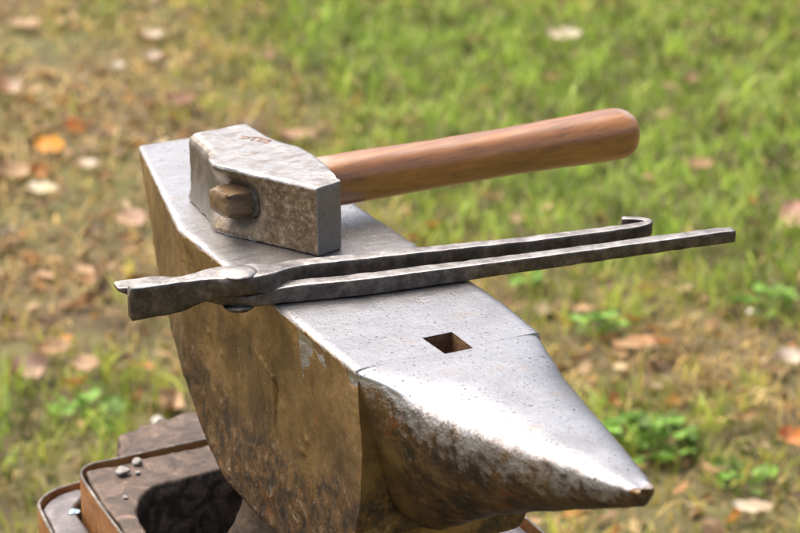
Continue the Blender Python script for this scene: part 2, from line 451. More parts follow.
# near foot: brown top that breaks off into a dark rough hollow face
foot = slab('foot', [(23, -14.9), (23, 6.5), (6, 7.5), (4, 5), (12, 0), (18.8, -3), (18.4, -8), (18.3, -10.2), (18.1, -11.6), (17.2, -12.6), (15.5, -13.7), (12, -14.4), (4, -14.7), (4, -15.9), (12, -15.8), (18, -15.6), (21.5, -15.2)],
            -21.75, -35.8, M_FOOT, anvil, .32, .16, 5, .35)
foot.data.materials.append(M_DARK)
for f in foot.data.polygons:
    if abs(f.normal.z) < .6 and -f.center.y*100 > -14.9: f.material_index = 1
far_foot = slab('foot', [(9, 7), (6, 9.0), (2, 9.9), (-3, 9.7), (-8, 8.6), (-11, 5), (-10, 0), (8, 0)], -20.6, -35.8, M_PLATE, anvil, 2.2, .2, 8, .5, seed=2)

# ------------------------------------------------------------------ stand
stand = empty('anvil_stand', (0, 0, 0), RZ)
tag(stand, 'low dark stand of steel straps and worn blocks clamping the foot of the anvil', 'stand')
def LS(a, b, z): return (a*CM, -b*CM, z*CM + TOPZ)
def strap(name, path, z0, z1, th, mat, rim_mat):
    pts = []
    for i in range(len(path)-1):
        p, q = np.array(path[i]), np.array(path[i+1]); n = max(2, int(np.linalg.norm(q-p)/.5))
        for k in range(n): pts.append(p+(q-p)*k/n)
    pts.append(np.array(path[-1])); pts = np.array(pts, float)
    for _ in range(4): pts[1:-1] = (pts[:-2]+2*pts[1:-1]+pts[2:])/4
    d = np.gradient(pts[:, :2], axis=0); nr = np.stack([d[:, 1], -d[:, 0]], 1); nr /= np.linalg.norm(nr, axis=1)[:, None]
    loops = []; rim = []
    for i, p in enumerate(pts):
        m = nr[i]; zt = z1 + (p[2] if len(p) > 2 else 0); w = .06*nz(p[0], p[1], 0, .6)
        zt += w; th2 = th/2; c = th*.25
        sec = [(-th2, z0), (th2, z0), (th2, zt-c), (th2-c, zt), (-th2+c, zt), (-th2, zt-c)]
        loops.append([LS(p[0]+m[0]*s, p[1]+m[1]*s, z) for s, z in sec])
    V, Fc = loft(loops); o = mesh_obj(name, V, Fc, mat, stand, False); fix_normals(o)
    # the worn top edge shows bare steel
    o.data.materials.append(rim_mat)
    for f in o.data.polygons:
        if f.normal.z > .3: f.material_index = 1
    return o
strap('strap', [(-2, 10.6), (3, 10.9), (8, 9.9), (14, 9), (23.6, 8.5), (23.75, 0), (23.75, -14.6), (22.9, -15.5), (18, -15.9), (14, -16.1), (4, -16.3)], -33, -21.6, .24, M_STRAP, M_RIM)
strap('strap', [(25.6, -13.9), (25.5, -16.6), (23.9, -18.6), (18, -19.3), (10, -19.9), (0, -20.2)], -34, -23.9, .26, M_STRAP, M_RIM)
slab('base_plate', [(25.3, -14.4), (25.2, -16.4), (23.7, -18.3), (18, -19.0), (10, -19.5), (0, -19.9), (-4, -19.9), (-4, -16.8), (4, -16.8), (14, -16.6), (22.5, -16.2), (24.4, -14.4)], -24.3, -34, M_PLATE, stand, .3, .12, 4, .5, org=LS, seed=5)
slab('wood_block', [(24.3, -11.6), (28.6, -10.6), (30.4, -7), (30.2, 2), (24.3, 4)], -22.2, -34, M_FOOT, stand, .8, .45, 6, .5, org=LS, seed=9)
sl = [super_loop(-17+2*(1-q), 30+1*(1-q), -24, 16, -79.9+42*q, 3.2, 90, .05, 5) for q in np.linspace(0, 1, 14)]
V, Fc = loft([[LS(*p) for p in l] for l in sl]); st = mesh_obj('stump', V, Fc, M_DARK, stand); fix_normals(st); st.data.set_sharp_from_angle(angle=.8)
# ------------------------------------------------------------------ stones and a scrap on the foot
def pebble(name, a, b, z, r, mat, label, cat, grp=None, flat=.45):
    o_ = (a*AD+b*BD)*CM
    bm = bmesh.new(); bmesh.ops.create_icosphere(bm, subdivisions=3, radius=r*CM)
    sd = a*3+b
    for v in bm.verts:
        k = 1+.55*mn.noise(v.co*(120/r)*.8+Vector((sd, 0, 0))); v.co *= k; v.co.z *= flat; v.co.z += r*CM*flat*.8
    for f in bm.faces: f.smooth = True
    me = bpy.data.meshes.new(name); bm.to_mesh(me); bm.free(); me.materials.append(mat)
    o = bpy.data.objects.new(name, me); COL.objects.link(o); o.location = (o_[0], o_[1], TOPZ+z*CM); o.rotation_euler[2] = sd
    return tag(o, label, cat, grp)
pebble('stone_chip', 21.2, -12.6, -21.65, .52, M_STONE, 'largest pale grey stone chip lying on the brown anvil foot', 'stone chip', 'stone chips on the anvil foot', .45)
pebble('stone_chip', 22.3, -11.0, -21.65, .42, M_STONE, 'round grey stone chip right beside the steel strap edge', 'stone chip', 'stone chips on the anvil foot')
pebble('stone_chip', 20.6, -11.6, -21.65, .22, M_STONE, 'tiny grey stone chip between the two bigger chips', 'stone chip', 'stone chips on the anvil foot')
pebble('stone_chip', 17.2, -13.9, -21.65, .2, M_STONE, 'tiny white stone chip near the broken front edge of the foot', 'stone chip', 'stone chips on the anvil foot')
b_ = NB('blue_paint'); M_BLUE = b_.out(b_.ramp(b_.noise(300), [(.4, (.12, .25, .34)), (.6, (.45, .55, .6))]), .5, .2)
pebble('paint_flake', 21.6, -16.4, -24.25, .42, M_BLUE, 'small pale blue flake lying on the low grey plate', 'flake', None, .15)

# ------------------------------------------------------------------ hammer
HC = np.array([-11.0, 5.9]); h_ax = np.array([8.3, -12.0]); h_ax /= np.linalg.norm(h_ax)      # towards the peen
h_lat = np.array([-h_ax[1], h_ax[0]])                                                          # towards the handle end
hammer = empty('hammer', (HC[0]*CM, HC[1]*CM, TOPZ), math.atan2(h_lat[1], h_lat[0]))
tag(hammer, 'cross peen forging hammer with brown wooden handle lying on the anvil face', 'hammer')
# local frame: x = along handle (to its end), y = -h_ax side (towards the striking face)
def toL(X, Y):
    d = np.array([X, Y])-HC; return float(d@h_lat), float(-(d@h_ax))
HH = 5.0
near = [toL(*p) for p in [(-15.3, 13.2), (-14.2, 10.6), (-13.45, 8.6), (-13.35, 7.6), (-13.0, 6.6), (-12.2, 5.9), (-10.6, 5.0), (-8.2, 3.5), (-5.6, 1.75)]]
far = [toL(*p) for p in [(-11.1, 15.9), (-9.6, 13.2), (-8.6, 11.8), (-7.1, 10.6), (-6.0, 8.8), (-5.1, 6.7), (-4.0, 3.4)]]
print('near', near); print('far', far)
ya = near[0][1]; yb = near[-1][1]
S0, S1 = ya, yb
def nx(y): return float(np.interp(-y, [-p[1] for p in near], [p[0] for p in near]))
def fx(y): return float(np.interp(-y, [-p[1] for p in far], [p[0] for p in far]))
EYE_Y, EYE_Z = toL(-11.6, 5.7)[1]+.2, 2.45
NSIDE, NTOP = 64, 40
def head_station(y, endk=0):
    n0, f0 = nx(y), fx(y); lp = []; cx = (n0+f0)/2; hx = (f0-n0)/2
    def P(u, v):     # v 0 bottom..1 top
        x = cx+u*hx; z = v*HH
        r = .18+.05*nz(y, u, v, .8)
        if u < 0: r += .70*sstep(3.0, 3.9, y)*(v > .5)+ .22*(.6+.6*nz(y, 0, 3, 1.3))+.04    # chamfer on the striking block
        du = (1-abs(u))*hx; dz = min(z, HH-z)
        if du < r and dz < r:
            k = math.hypot(r-du, r-dz)
            if k > r:
                s = r/k; x = cx+math.copysign(hx-r+(r-du)*s, u); z2 = r-(r-dz)*s; z = z2 if z < HH/2 else HH-z2
        if u < -.97:
            # dished eye that runs out over the side of the striking block
            ey, ez = (y-EYE_Y), z-EYE_Z
            sy = 2.15 if ey < 0 else 3.0
            q = (abs(ey)/sy)**2.4+(abs(ez)/1.85)**2.6
            x += 1.40*math.exp(-q**1.3*1.2)
            lip = max(0, abs(z-HH/2)-1.55); 
            # belly between the edges of the cheek
            x += .30*sstep(0.6, 3, y)*(1-(abs(z-2.5)/2.5)**3)*sstep(0, 1, 1)
            x += .05*nz(y, z, 2, 1.2)+.02*nz(y, z, 5, 4)
        if u > .97: x += .05*nz(y, z, 12, 1.2)
        if v > .999 and abs(u) < .9:
            z -= .03*nz(x, y, 1, .9)+.015*nz(x, y, 4, 2.5) + .10*sstep(-3.6, -6.6, y)
        return (x, y, z)
    for i in range(NTOP): lp.append(P(-1+2*i/NTOP, 1))
    for i in range(NSIDE): lp.append(P(1, 1-i/NSIDE))
    for i in range(NTOP): lp.append(P(1-2*i/NTOP, 0))
    for i in range(NSIDE): lp.append(P(-1, i/NSIDE))
    return lp
ys = list(np.linspace(S0, S1, 110))
hl = [head_station(y) for y in ys]
# ends lie square to the axis, slightly crowned
def endcap(l, dy, outward):
    res = []
    cx = sum(p[0] for p in l)/len(l); cz = HH/2
    for k, d in ((.985, .05), (.95, .10), (.86, .14), (.5, .17), (.1, .17)):
        res.append([(cx+(p[0]-cx)*k if True else 0, p[1]+outward*d, cz+(p[2]-cz)*k) for p in l])
    return res
# skew ends so that they follow the measured plan
fy0, fy1 = far[0][1], far[-1][1]
hl = list(reversed(endcap(hl[0], 0, 1))) + hl + endcap(hl[-1], 0, -1)
sk = []
for l in hl:
    y0 = l[0][1]; out = []
    n0, f0 = nx(max(S1, min(S0, y0))), fx(max(S1, min(S0, y0)))
    for (x, y, z) in l:
        u = (x-n0)/max(.1, f0-n0)
        k0 = sstep(2.2, S0, y0); k1 = sstep(-4.5, S1, y0)
        out.append((x, y+u*((fy0-S0)*k0+(fy1-S1)*k1), z))
    sk.append(out)
V, Fc = loft(sk)
def wear_head(p):
    x, y, z = p
    w = .50*sstep(4.55, 4.95, z) + .42
    side = 1-sstep(4.6, 4.9, z)
    w -= .28*side
    n0 = nx(max(S1, min(S0, y)))
    ey, ez = y-EYE_Y, z-EYE_Z
    if x < n0+1.6 and side > .3:
        w += .40*math.exp(-((abs(ey)/2.2)**2+(abs(ez)/1.7)**2)**2)
        w += .35*sstep(2.2, 3.2, y)
        w += .35*sstep(-6.3, -6.9, y)
    for d in (abs(z-4.95), abs(z-.08)):
        if x < n0+.35: w += .35*math.exp(-(d/.16)**2)
    return w
def grey_head(p):
    x, y, z = p
    n0 = nx(max(S1, min(S0, y))); side = 1-sstep(4.75, 4.95, z)
    g = 0
    if x < n0+1.9:
        ey, ez = (y-EYE_Y), z-EYE_Z
        g = max(math.exp(-((abs(ey)/(2.5 if ey < 0 else 3))**3+(abs(ez)/1.9)**3)), sstep(1.6, 2.6, y))
        if y > 3 and x < n0+.62: return min(1, g*(1-.6*sstep(4.93, 5.0, z)))
    return g*side
head = mesh_obj('head', [(x*CM, y*CM, z*CM) for x, y, z in V], Fc, M_HAMMER, hammer, attrs={'wear': [wear_head(p) for p in V], 'grey': [max(grey_head(p), (1.0 if i//len(sk[0]) >= len(sk)-5 and p[2] < 4.9 else 0)) for i, p in enumerate(V)]})
fix_normals(head); head.data.set_sharp_from_angle(angle=math.radians(40))

# handle: oval, waisted behind the head, rounded swell at the end
# axis from the eye to the end; built in the hammer's frame
e0 = (toL(-11.6, 5.7)[0], toL(-11.6, 5.7)[1]+.35, 2.75); e1l = toL(17.6, 21.0); e1 = (e1l[0], e1l[1], 2.85)
hx_ = np.array(e1)-np.array(e0); HLn = float(np.linalg.norm(hx_)); hx_ /= HLn
hy_ = np.array([-hx_[1], hx_[0], 0])
prof = [(-.2, 1.02, .92), (5.0, 1.05, 1.0), (6.0, 1.7, 1.74), (9.0, 1.76, 1.80), (12, 1.74, 1.76), (17, 1.70, 1.70), (23, 1.74, 1.72), (28, 1.86, 1.84), (30.5, 1.93, 1.90), (33.1, 1.93, 1.90)]
ps = list(np.linspace(3, HLn-2.0, 70)) + [HLn-2.0+2.0*math.sin(t) for t in np.linspace(.08, math.pi/2-.01, 18)]
sc_ = HLn/33.1
lo = []; worn_sheen = []
for s in ps:
    q = s/sc_
    ry = interp(q, [(p[0], p[1]) for p in prof]); rz = interp(q, [(p[0], p[2]) for p in prof])
    if s > HLn-2.0:
        k = math.sqrt(max(0.02, 1-((s-(HLn-2.0))/2.03)**2.6)); ry = 1.93*k; rz = 1.90*k
    sag = 0
    c = np.array(e0)+hx_*s
    l = []
    for j in range(56):
        t = 2*math.pi*j/56; cc, ss = math.cos(t), math.sin(t)
        e = 2/2.3
        yv = math.copysign(abs(cc)**e, cc)*ry; zv = math.copysign(abs(ss)**e, ss)*rz
        k = 1+.02*nz(s, cc, ss, .5)
        p = c+hy_*yv*k; z = p[2]+zv*k+sag
        l.append((p[0]*CM, p[1]*CM, z*CM))
        w = .30*sstep(.35, .95, ss) + .5*sstep(.3, .9, ss)*sstep(30.5, 32, q)*.6+.35*(1-sstep(6.5, 9.5, q))*sstep(.0, .8, ss)  # end wear, plus sky sheen painted pale along the top and near the head
        worn_sheen.append(w)
    lo.append(l)
V, Fc = loft(lo)
handle = mesh_obj('handle', V, Fc, M_HANDLE, hammer, attrs={'worn': worn_sheen}); fix_normals(handle)
# wood grain runs along the local x axis of the handle, tenon in the eye (collar, tenon, steel wedge)
def blob_loft(name, c0, ax, sections, mat, parent, e=2.6, n=40, jitter=.05, seed=1, attrs=None):
    c0 = np.array(c0); ax = np.array(ax)/np.linalg.norm(ax); sy = np.array([-ax[1], ax[0], 0]); lo = []
    for s, ry, rz, dy, dz in sections:
        l = []
        for j in range(n):
            t = 2*math.pi*j/n; cc, ss = math.cos(t), math.sin(t)
            k = 1+jitter*nz(cc*2+seed, ss*2, s, 1.2)
            p = c0+ax*s+sy*(math.copysign(abs(cc)**(2/e), cc)*ry*k+dy); l.append((p[0]*CM, p[1]*CM, (p[2]+dz+math.copysign(abs(ss)**(2/e), ss)*rz*k)*CM))
        lo.append(l)
    V, Fc = loft(lo); 
    o = mesh_obj(name, V, Fc, mat, parent, attrs={'worn': [.2]*len(V), 'wear': [.25]*len(V)}); fix_normals(o); o.data.set_sharp_from_angle(angle=.9)
    return o
tc = (nx(EYE_Y)+1.34, EYE_Y, EYE_Z)
blob_loft('eye_collar', tc, (-1, 0, 0), [(-.6, 1.7, 1.22, .25, 0), (-.06, 1.7, 1.22, .25, 0), (0.03, 1.6, 1.12, .25, 0), (.06, .9, .5, .25, 0)], M_DARK, handle, 2.2)
blob_loft('tenon', tc, (-1, -.05, 0), [(-.6, 1.3, 1.0, .0, 0), (.25, 1.25, .98, -.0, .05), (1.4, 1.18, .95, -.12, .10), (1.85, 1.12, .88, -.16, .10), (1.98, .95, .72, -.2, .10), (2.0, .2, .15, -.2, .10)], M_TENON, handle, 5.0, jitter=.22, seed=4)

# worn stamp struck into the cheek (unreadable prongs)
b_ = NB('stamp_rust'); M_STAMP = b_.out(b_.ramp(b_.noise(260), [(.35, (.13, .08, .055)), (.6, (.26, .17, .12))]), .7, .3)
def stamp():
    V = []; Fc = []
    def quad(p, q, w):
        d = np.array(q)-np.array(p); L = np.linalg.norm(d); d = d/L; m = np.array([-d[1], d[0]])*w/2; i = len(V)
        n = 6
        for k in range(n+1):
            c = np.array(p)+d*L*k/n; ww = 1+.5*nz(c[0], c[1], 3, 6)
            for s in (1, -1):
                x, y = c+m*s*ww
                V.append((x*CM, y*CM, (HH+.012)*CM)); V.append((x*CM, y*CM, (HH-.10)*CM))
        for k in range(n):
            a_ = i+k*4; b2 = a_+4
            Fc.extend([(a_, b2, b2+2, a_+2), (a_, a_+1, b2+1, b2), (a_+2, b2+2, b2+3, a_+3)])
    px = lambda s, t: toL(*(np.array([-11.75, 12.9])+s*np.array([2.55, -1.35])/2.88+t*np.array([1.35, 2.55])/2.88))
    quad(px(0, .25), px(1.1, .3), .38); quad(px(1.1, .3), px(1.9, .42), .34); quad(px(1.9, .42), px(2.9, .2), .34)
    quad(px(.1, .3), px(-.05, -.30), .3); quad(px(.0, -.22), px(1.0, -.18), .2); quad(px(1.05, .3), px(1.1, -.2), .22)
    quad(px(1.55, .3), px(1.5, -.3), .22); quad(px(2.05, .3), px(2.05, -.32), .22); quad(px(2.1, -.15), px(2.6, -.1), .2); quad(px(2.75, .2), px(2.8, -.4), .26)
    return mesh_obj('stamp_mark', V, Fc, M_STAMP, head, False)
stamp()

# ------------------------------------------------------------------ tongs
def unp(px, py, z):
    """point of the photograph carried onto the horizontal plane z cm above the anvil face (world cm)"""
    d = np.array([px-400, F_PX*math.cos(PITCH)+(266.5-py)*math.sin(PITCH), -F_PX*math.sin(PITCH)+(266.5-py)*math.cos(PITCH)])
    zz = TOPZ+z*CM; t = (zz-CAM[2])/d[2]; p = (CAM+d*t)*100
    return np.array([p[0], p[1], z])
PV = unp(238, 271, 2.35)
tongs = empty('tongs', (PV[0]*CM, PV[1]*CM, TOPZ))
tag(tongs, 'long dark forged blacksmith tongs lying across the anvil face in front of the hammer', 'tongs')
def bar(name, stations, mat, parent, org, n=36, chip=.06, seed=0, e=7.5):
    """stations: (world x, y, zc, half width across, half height)"""
    S = np.array(stations, float)
    # resample
    cum = np.concatenate([[0], np.cumsum(np.linalg.norm(np.diff(S[:, :3], axis=0), axis=1))])
    N = int(cum[-1]/.22)
    t = np.linspace(0, cum[-1], N); R = np.stack([np.interp(t, cum, S[:, k]) for k in range(5)], 1)
    ker = np.array([1, 2, 3, 2, 1.])/9
    for k in range(5):
        pad = np.pad(R[:, k], 2, mode='reflect', reflect_type='odd'); R[:, k] = np.convolve(pad, ker, 'valid')
    d = np.gradient(R[:, :2], axis=0); d /= np.linalg.norm(d, axis=1)[:, None]
    lo = []; wear_sheen = []
    def ring(i, k=1, push=0):
        x, y, zc, hw, hh = R[i]; m = np.array([-d[i][1], d[i][0]]); l = []
        hw = hw*(1+.06*nz(t[i], seed, 0, .6)+.03*nz(t[i], seed, 4, 2))*k; hh = hh*(1+.03*nz(t[i], seed, 8, .5)+.018*nz(t[i], seed, 2, 1.6))*k
        for j in range(n):
            th = 2*math.pi*(j+.5)/n; cc, ss = math.cos(th), math.sin(th)
            u = math.copysign(abs(cc)**(2/e), cc); v = math.copysign(abs(ss)**(2/e), ss)
            r = 1+chip*nz(t[i]*1.1, u*2+seed, v*2, 1)
            p = np.array([x, y])+d[i]*push+m*u*hw*r
            l.append(((p[0]-org[0])*CM, (p[1]-org[1])*CM, (zc+v*hh*r)*CM)); 
            wear_sheen.append(.08+.50*max(0, abs(u)*abs(v)-.72)/.28+.42*(v > .93))  # worn corners; top faces coloured lighter to stand for sky reflection
        lo.append(l)
    ring(0, .5, -.10); ring(0, .85, -.07)
    for i in range(N): ring(i)
    ring(N-1, .85, .07); ring(N-1, .5, .10)
    V, Fc = loft(lo)
    o = mesh_obj(name, V, Fc, mat, parent, attrs={'wear': wear_sheen}); fix_normals(o); o.data.set_sharp_from_angle(angle=math.radians(50))
    return o
def s_(px, py, z, hw, hh):           # centre of the bar's top surface in the photo, top height z+hh
    p = unp(px, py, z+hh); return (p[0], p[1], z, hw, hh)
# arm A: front jaw -> over the rivet -> back rein with a hooked end
armA = [s_(129.5, 287, 1.15, .32, 1.10), s_(150, 283.5, 1.15, .38, 1.10), s_(180, 279, 1.2, .50, 1.05), s_(198, 275.5, 1.45, .75, .80), s_(218, 272, 1.62, 1.15, .68), s_(240, 270.5, 1.65, 1.35, .65),
        s_(262, 268.5, 1.6, 1.15, .66), s_(278, 266, 1.35, .72, .72), s_(300, 261.5, 1.15, .60, .72), s_(360, 255.5, 1.05, .58, .68), s_(450, 246.5, 1.0, .52, .60), s_(540, 237, .98, .48, .55), s_(600, 229.5, 1.0, .46, .52),
        s_(636, 224.5, 1.0, .42, .52), s_(647, 222.2, 1.05, .34, .52), s_(650.5, 220.0, 1.1, .30, .50), s_(647, 218.6, 1.15, .28, .46), s_(636, 217.6, 1.2, .27, .42), s_(623, 217.3, 1.25, .26, .40)]
bar('tong_arm', armA, M_TONG, tongs, PV, seed=1)
# arm B: back jaw -> beneath the rivet -> front rein
armB = [s_(117, 284.8, 1.80, .62, .14), s_(130, 282.9, 1.60, .80, .35), s_(148, 280.2, 1.4, .75, .62), s_(168, 277.3, 1.25, .50, .75), s_(190, 279, .75, .7, .5), s_(214, 284, .50, 1.1, .46), s_(236, 288, .45, 1.3, .44), s_(256, 288.5, .48, 1.1, .46), s_(272, 286, .55, .7, .52),
        s_(290, 282.5, .62, .56, .60), s_(360, 276.3, .62, .58, .58), s_(470, 262.5, .60, .56, .53), s_(540, 253.5, .62, .52, .50), s_(600, 245.7, .64, .52, .47), s_(680, 234.8, .66, .52, .46), s_(718, 229.8, .66, .50, .45), s_(733, 228.8, .66, .42, .42)]
bar('tong_arm', armB, M_TONG, tongs, PV, seed=5)
# rivet: domed heads above and below
def dome(name, z, r, h, sgn, parent):
    lo = []
    for k in np.linspace(0, 1, 9):
        rr = r*math.cos(k*math.pi/2*.96); zz = z+sgn*h*math.sin(k*math.pi/2)
        lo.append([(rr*math.cos(2*math.pi*j/40)*(1+.04*nz(math.cos(j*.157)*2, math.sin(j*.157)*2, k, 1))*CM, rr*math.sin(2*math.pi*j/40)*(1+.05*nz(j*.3, 2, k, 1))*CM, zz*CM) for j in range(40)])
    V, Fc = loft(lo)
    return V, Fc
V1, F1 = dome('r', 2.22, 1.22, .30, 1, None); V2, F2 = dome('r', .08, 1.05, .42, -1, None)
rv = mesh_obj('rivet', V1, F1, M_TONG, tongs, attrs={'wear': [.5]*len(V1)}); fix_normals(rv)
rv = mesh_obj('rivet', V2, F2, M_TONG, tongs, attrs={'wear': [.1]*len(V2)}); fix_normals(rv)

# ------------------------------------------------------------------ ground
def G(px, py):
    d = np.array([px-400, F_PX*math.cos(PITCH)+(266.5-py)*math.sin(PITCH), -F_PX*math.sin(PITCH)+(266.5-py)*math.cos(PITCH)])
    t = -CAM[2]/d[2]; p = CAM+d*t; return p[:2]
def ghz(x, y):
    return .012*mn.noise(Vector((x*1.7, y*1.7, 0)))+.006*mn.noise(Vector((x*7, y*7, 3)))
# zones of the lawn (world metres): centre px,py, radius x,y in metres, weight
GREEN = [(640, 60, .75, 1.3, 1.15), (520, 130, .4, .7, .5), (640, 190, .4, .6, .55), (740, 130, .35, .9, .5), (345, 5, .22, .5, .55), (640, 430, .13, .13, .8), (760, 450, .28, .25, .45), (95, 25, .2, .3, .3), (120, 170, .12, .25, .35), (100, 395, .4, .5, .42), (30, 470, .3, .3, .35), (590, 325, .12, .15, .6), (770, 300, .15, .2, .55), (430, 40, .3, .6, .5)]
BROWN = [(60, 190, .45, .5, .7), (30, 300, .3, .35, .4), (690, 330, .32, .35, .6), (620, 380, .25, .2, .5), (700, 500, .3, .15, .3), (150, 60, .6, .8, .1)]
def zone(x, y, L):
    s = np.zeros_like(x)
    for px, py, rx, ry, w in L:
        c = G(px, py); s += w*np.exp(-(((x-c[0])/rx)**2+((y-c[1])/ry)**2))
    return s
# one sheet to the horizon: fine near the anvil, coarse far off
def axis_vals(lo, hi, step, far):
    v = list(np.arange(lo, hi+step/2, step)); 
    g = step
    x = lo
    L_ = []
    while x > -far: g *= 1.5; x -= g; L_.append(x)
    R_ = []; g = step; x = hi
    while x < far: g *= 1.5; x += g; R_.append(x)
    return list(reversed(L_))+v+R_
gx = axis_vals(-2.6, 2.6, .05, 600); gy = axis_vals(-1.0, 6.0, .05, 600)
V = [(x, y, ghz(x, y) if abs(x) < 4 and -3 < y < 8 else 0) for y in gy for x in gx]
nxg = len(gx)
Fc = [(j*nxg+i, j*nxg+i+1, (j+1)*nxg+i+1, (j+1)*nxg+i) for j in range(len(gy)-1) for i in range(nxg-1)]
b_ = NB('soil')
fine = b_.noise(9, 10, .7); mid_ = b_.noise(1.1, 8, .6); vf = b_.noise(60, 6, .7)
soil = b_.ramp(fine, [(.32, (.05, .033, .018)), (.5, (.11, .078, .038)), (.66, (.19, .14, .07))])
gr = b_.ramp(vf, [(.35, (.06, .08, .018)), (.65, (.15, .16, .045))])
cover = b_.ramp(b_.math('ADD', mid_, b_.math('MULTIPLY', b_.math('SUBTRACT', fine, .5), .6)), [(.40, 0), (.60, .8)])
M_SOIL = b_.out(b_.mix(cover, soil, gr), .95, 0, b_.bump(vf, .6, .01))
ground = mesh_obj('ground', V, Fc, M_SOIL, None); tag(ground, 'damp brown soil under a thin autumn lawn', 'ground', None, 'structure')

def mat_leafy(name, rough=.6, trans=.25):
    b = NB(name); c = b.attr('col', 'Color')
    v = b.noise(220, 4, .6)
    col = b.mix(b.math('MULTIPLY', v, .35), c, (.05, .04, .015))
    m = b.out(col, rough, 0)
    b.p.inputs['Specular IOR Level'].default_value = .35
    tr = b.N.new('ShaderNodeBsdfTranslucent'); b.L.new(c, tr.inputs[0])
    mx = b.N.new('ShaderNodeMixShader'); mx.inputs[0].default_value = trans
    b.L.new(b.p.outputs[0], mx.inputs[1]); b.L.new(tr.outputs[0], mx.inputs[2])
    b.L.new(mx.outputs[0], b.N['Material Output'].inputs['Surface'])
    return m
M_GRASS = mat_leafy('grass_blades', .42, .28); M_LEAF = mat_leafy('dry_leaves', .55, .2)
def bulk(name, verts, faces_n, cols, mat, loops):
    """verts (N,3), loops flat indices, faces_n sizes"""
    me = bpy.data.meshes.new(name)
    me.vertices.add(len(verts)); me.vertices.foreach_set('co', verts.astype(np.float32).ravel())
    me.loops.add(len(loops)); me.loops.foreach_set('vertex_index', loops.astype(np.int32))
    me.polygons.add(len(faces_n)); st = np.concatenate([[0], np.cumsum(faces_n)[:-1]])
    me.polygons.foreach_set('loop_start', st.astype(np.int32)); me.polygons.foreach_set('loop_total', faces_n.astype(np.int32))
    me.update(calc_edges=True); me.validate()
    at = me.attributes.new('col', 'FLOAT_COLOR', 'POINT'); at.data.foreach_set('color', np.concatenate([cols, np.ones((len(cols), 1))], 1).astype(np.float32).ravel())
    me.materials.append(mat)
    me.polygons.foreach_set('use_smooth', [True]*len(me.polygons))
    o = bpy.data.objects.new(name, me); COL.objects.link(o); return o
def gh_arr(x, y):   # nearest height of the sheet
    return np.array([ghz(a, b) for a, b in zip(x, y)])
def scatter(n, x0=-2.3, x1=2.4, y0=.3, y1=5.7):
    n = int(n*1.2)
    x = rng.uniform(x0, x1, n); y = rng.uniform(y0, y1, n); return x, y
def clumpn(x, y, s, o=0):
    return np.array([mn.noise(Vector((a*s, b*s, o))) for a, b in zip(x, y)])
def blades(name, x, y, hgt, wid, col, lean, mat):
    n = len(x); z = gh_arr(x, y)-.003
    ang = rng.uniform(0, 2*math.pi, n); fa = rng.uniform(0, 2*math.pi, n)
    dx, dy = np.cos(ang), np.sin(ang); wx, wy = -np.sin(fa), np.cos(fa)
    P = []
    for (t, wk) in ((0, .8), (.5, 1), (1, .12)):
        off = lean*hgt*(t**1.6); zz = z+hgt*t*np.sqrt(np.maximum(.05, 1-(lean*t)**2*.75))
        cx, cy = x+dx*off, y+dy*off
        for s in (-.5, .5):
            P.append(np.stack([cx+wx*wid*wk*s, cy+wy*wid*wk*s, zz], 1))
    V = np.stack(P, 1).reshape(-1, 3)      # 6 per blade
    b0 = np.arange(n)*6
    q = np.stack([b0, b0+1, b0+3, b0+2, b0+2, b0+3, b0+5, b0+4], 1).ravel()
    sh = np.repeat(np.ones(n), 6)
    C = np.repeat(col, 6, axis=0)
    return bulk(name, V, np.full(2*n, 4), C, mat, q)
# green blades
x, y = scatter(190000)
g = zone(x, y, GREEN)-zone(x, y, BROWN)*.8+.12+clumpn(x, y, 2.2)*.5+clumpn(x, y, 8, 4)*.55
keep = rng.uniform(0, 1, len(x)) < np.clip(g, .03, 1)
x, y, g = x[keep], y[keep], g[keep]; n = len(x); print('green blades', n)
h = rng.uniform(.012, .042, n)*(.75+.5*np.clip(g, 0, 1)); w = rng.uniform(.0022, .0058, n)
u = rng.uniform(0, 1, (n, 1)); k = np.clip(g[:, None]+rng.normal(0, .25, (n, 1)), 0, 1)
vr = clumpn(x, y, 22, 31)[:, None]; vr2 = clumpn(x, y, 9, 41)[:, None]
col = (1-k)*(np.array([.26, .23, .05])*(1-u)+np.array([.42, .35, .11])*u) + k*(np.array([.10, .195, .032])*(1-u)+np.array([.30, .40, .085])*u)
col = col*np.clip(1.20+2.0*vr+1.1*vr2, .30, 2.4)*np.array([1.08, 1.0, .8])
tag(blades('grass', x, y, h*(1+.9*vr[:, 0]), w, col, rng.uniform(.2, .95, n), M_GRASS), 'short green and yellowing lawn grass all around the anvil', 'grass', None, 'stuff')
# straw
x, y = scatter(130000)
s = .66-zone(x, y, GREEN)*.42+zone(x, y, BROWN)*.3+clumpn(x, y, 3, 9)*.6
keep = rng.uniform(0, 1, len(x)) < np.clip(s, .04, 1); x, y = x[keep], y[keep]; n = len(x); print('straw', n)
u = rng.uniform(0, 1, (n, 1)); v = rng.uniform(0, 1, (n, 1))
col = np.array([.27, .18, .06])*(1-u)+np.array([.60, .49, .22])*u; col = col*(.55+.75*v)*np.clip(1.15+2.0*clumpn(x, y, 26, 51)[:, None], .35, 2.2)*np.array([1.08, 1, .86])
tag(blades('dry_grass', x, y, rng.uniform(.015, .055, n), rng.uniform(.0015, .0038, n), col, rng.uniform(.75, 1.05, n), M_GRASS), 'matted dry straw coloured grass among the green lawn', 'dry grass', None, 'stuff')
